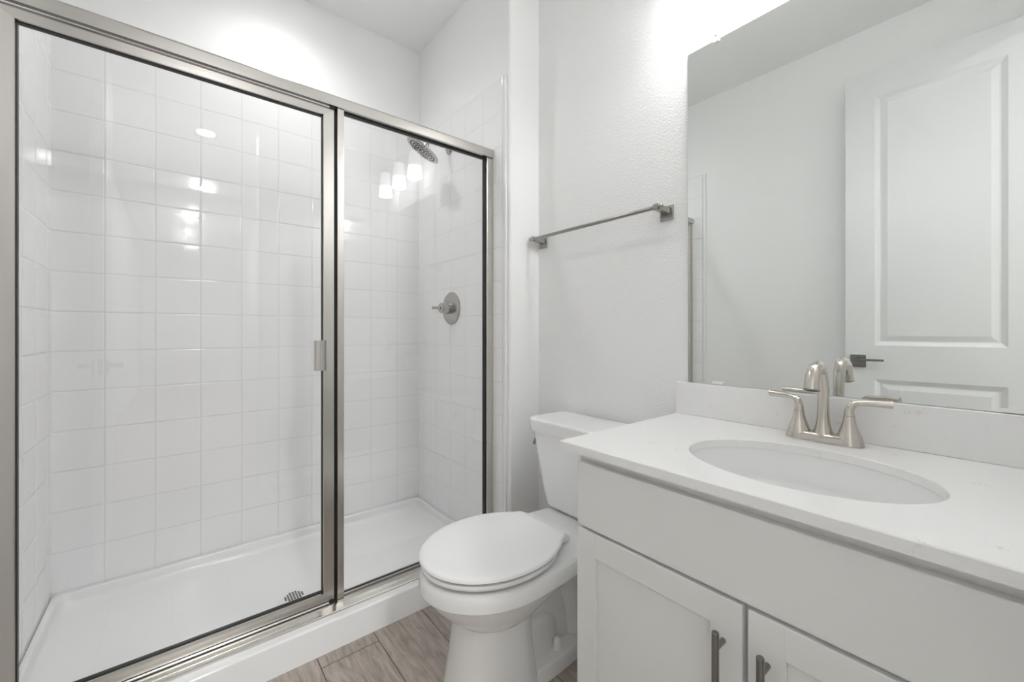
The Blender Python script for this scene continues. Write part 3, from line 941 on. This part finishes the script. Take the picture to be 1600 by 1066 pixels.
# undermount basin
t = thing('sink', 'white oval undermount sink below the quartz counter', 'sink', (SCX, SCY, 0))
bm = NB()
N = 64
prof = [(1.08, 0.0), (1.02, 0.0), (1.012, -0.006), (0.995, -0.03), (0.96, -0.065), (0.90, -0.080), (0.80, -0.093), (0.62, -0.102), (0.38, -0.107), (0.13, -0.109)]
rings = [[Vector((SA*k*math.cos(2*PI*i/N)+0.03*(1-min(k, 1)), SB*k*math.sin(2*PI*i/N), CZ-th-0.0005+z)) for i in range(N)] for k, z in prof]
outer = [[Vector((SA*k*math.cos(2*PI*i/N), SB*k*math.sin(2*PI*i/N), CZ-th-0.0005+z)) for i in range(N)] for k, z in [(1.08, -0.012), (1.04, -0.04), (0.95, -0.092), (0.7, -0.116), (0.2, -0.122)]]
loft(bm, outer[::-1]+rings, True, True)
obj('basin', bm, M['china'], t, smooth=True, angle=50)
bm = NB(); lathe(bm, [(0.031, 0.0), (0.031, 0.0025), (0.026, 0.004), (0.022, 0.002), (0.0001, 0.0035)], (0.0265, 0, CZ-th-0.1092), n=32)
obj('drain', bm, M['faucet'], t, smooth=True)

# ------------------------------------------------------------------ faucet
FXc, FYc = 1.240, 0.307
t = thing('faucet', 'satin nickel high-arc faucet with two lever handles behind the oval sink', 'faucet', (FXc, FYc, CZ))
bm = NB()
def stadium(hx_, hy_, z, n=14):
    out = []
    for i in range(2*n):
        a = PI*i/(n-0.0)
        s = 1 if i < n else -1
        aa = PI*(i % n)/(n-1)
        cy_ = s*(hy_-hx_)
        out.append(Vector((hx_*math.cos(aa if s > 0 else aa+PI), cy_+hx_*math.sin(aa if s > 0 else aa+PI), z)))
    return out
loft(bm, [stadium(0.0275, 0.079, 0.0005), stadium(0.0280, 0.0795, 0.004), stadium(0.0262, 0.0775, 0.010), stadium(0.024, 0.0745, 0.016), stadium(0.019, 0.068, 0.0205), stadium(0.012, 0.06, 0.0215)])
obj('base_plate', bm, M['faucet'], t, smooth=True, angle=40)
for s in (1, -1):
    hy_ = s*0.0508
    bm = NB()
    lathe(bm, [(0.0272, 0.009), (0.0262, 0.014), (0.0245, 0.0205), (0.0238, 0.0225), (0.0238, 0.0235), (0.0225, 0.026), (0.0190, 0.036), (0.0150, 0.048), (0.0122, 0.060), (0.0113, 0.0695), (0.0108, 0.0700)], (0, hy_, 0), n=36)
    hb = obj('handle_base', bm, M['faucet'], t, smooth=True, angle=50)
    bm = NB()
    end = Vector((0.022, hy_+s*0.0735, 0.1035))
    p = bez([(0, hy_, 0.0705), (0, hy_, 0.082), (0.0025, hy_+s*0.0045, 0.0945), (0.008, hy_+s*0.017, 0.1015), (0.0145, hy_+s*0.044, 0.1035), tuple(end)], 7)
    n = len(p)
    rad = [0.0108-0.0045*min(1, i/(n*0.62)) if i < n*0.62 else 0.0063+0.0026*((i-n*0.62)/(n*0.38)) for i in range(n)]
    tube(bm, p+[p[-1]+(p[-1]-p[-2])*0.06], rad+[rad[-1]*0.8], 20)
    obj('lever', bm, M['faucet'], hb, smooth=True, angle=50)
bm = NB()
sp = bez([(0, 0, 0.012), (0, 0, 0.03), (0, 0, 0.06), (-0.001, 0, 0.105), (-0.006, 0, 0.145), (-0.022, 0, 0.176), (-0.046, 0, 0.187), (-0.070, 0, 0.178), (-0.084, 0, 0.157), (-0.090, 0, 0.134)], 7)
n = len(sp)
rad = []
for i, q in enumerate(sp):
    s = i/(n-1)
    if s < 0.30: rr = 0.0122+0.0145*(1-s/0.30)**2.0
    else: rr = 0.0122+0.0040*((s-0.30)/0.70)**1.2
    rad.append(rr)
tube(bm, sp, rad, 28)
spt = obj('spout', bm, M['faucet'], t, smooth=True, angle=60)
bm = NB()
dv = (sp[-1]-sp[-2]).normalized()
lathe(bm, [(0.0164, -0.001), (0.0164, 0.001), (0.0150, 0.0022), (0.0122, 0.0015), (0.0122, -0.001), (0.0001, -0.001)], sp[-1], dv, 28)
obj('aerator', bm, M['pewter'], spt, smooth=True, angle=50)

# ------------------------------------------------------------------ mirror with clips
MZ0, MZ1 = H-0.1655, H+0.911
MY0, MY1 = -0.083, 0.690
t = thing('wall_mirror', 'large frameless rectangular mirror above the vanity backsplash', 'mirror', (XR, 0, 0))
bm = NB(); bx(bm, -0.0055, -0.0005, MY0, MY1, MZ0, MZ1)
for f in bm.faces: f.material_index = 0 if f.normal.x < -0.5 else 1
obj('mirror_pane', bm, [M['mirror'], M['mirror_edge']], t)
for yy in (0.5974, 0.0096):
    bm = NB()
    bx(bm, -0.0105, -0.0008, yy-0.011, yy+0.011, MZ1+0.0005, MZ1+0.019, 0.003, 2)
    bx(bm, -0.0105, -0.0058, yy-0.009, yy+0.009, MZ1-0.008, MZ1+0.004, 0.002, 2)
    cl = obj('clip', bm, M['clip'], t, smooth=True)
    bm = NB(); lathe(bm, [(0.0036, 0), (0.003, 0.0012), (0.0001, 0.0016)], (-0.0105, yy, MZ1+0.011), (-1, 0, 0), 14)
    obj('screw', bm, M['nickel'], cl)
for yy in (0.5925, 0.0102):
    bm = NB()
    bx(bm, -0.0105, -0.0058, yy-0.0165, yy+0.0165, MZ0+0.0005, MZ0+0.009, 0.0015, 2)
    obj('clip', bm, M['clip'], t, smooth=True)

# ------------------------------------------------------------------ vanity light
LXc, LYc = 1.225, 0.335
LZ = H+1.022
t = thing('vanity_light', 'three-shade vanity light on the wall above the mirror, reflected in glass', 'wall light', (XR, LYc, LZ))
bm = NB(); bx(bm, -0.022, -0.0005, -0.30, 0.30, 0.205, 0.265, 0.006, 3)
obj('backplate', bm, M['nickel'], t, smooth=True)
for k in (1, 0, -1):
    yy = k*0.245
    bm = NB()
    tube(bm, bez([(-0.021, yy, 0.235), (-0.05, yy, 0.237), (-0.078, yy, 0.226), (LXc-XR, yy, 0.205), (LXc-XR, yy, 0.188)], 6), 0.0065, 14)
    ar = obj('arm', bm, M['nickel'], t, smooth=True)
    bm = NB(); lathe(bm, [(0.016, 0.198), (0.030, 0.192), (0.033, 0.172), (0.033, 0.166)], (LXc-XR, yy, 0), n=28)
    obj('socket_cup', bm, M['nickel'], ar, smooth=True)
    bm = NB()
    lathe(bm, [(0.0315, 0.176), (0.034, 0.17), (0.0362, 0.14), (0.0405, 0.08), (0.0465, 0.0), (0.0435, 0.0), (0.0375, 0.08), (0.0333, 0.14), (0.031, 0.167), (0.0001, 0.168)], (LXc-XR, yy, 0), n=40, cap0=False)
    obj('shade', bm, M['shade'], ar, smooth=True, angle=50)
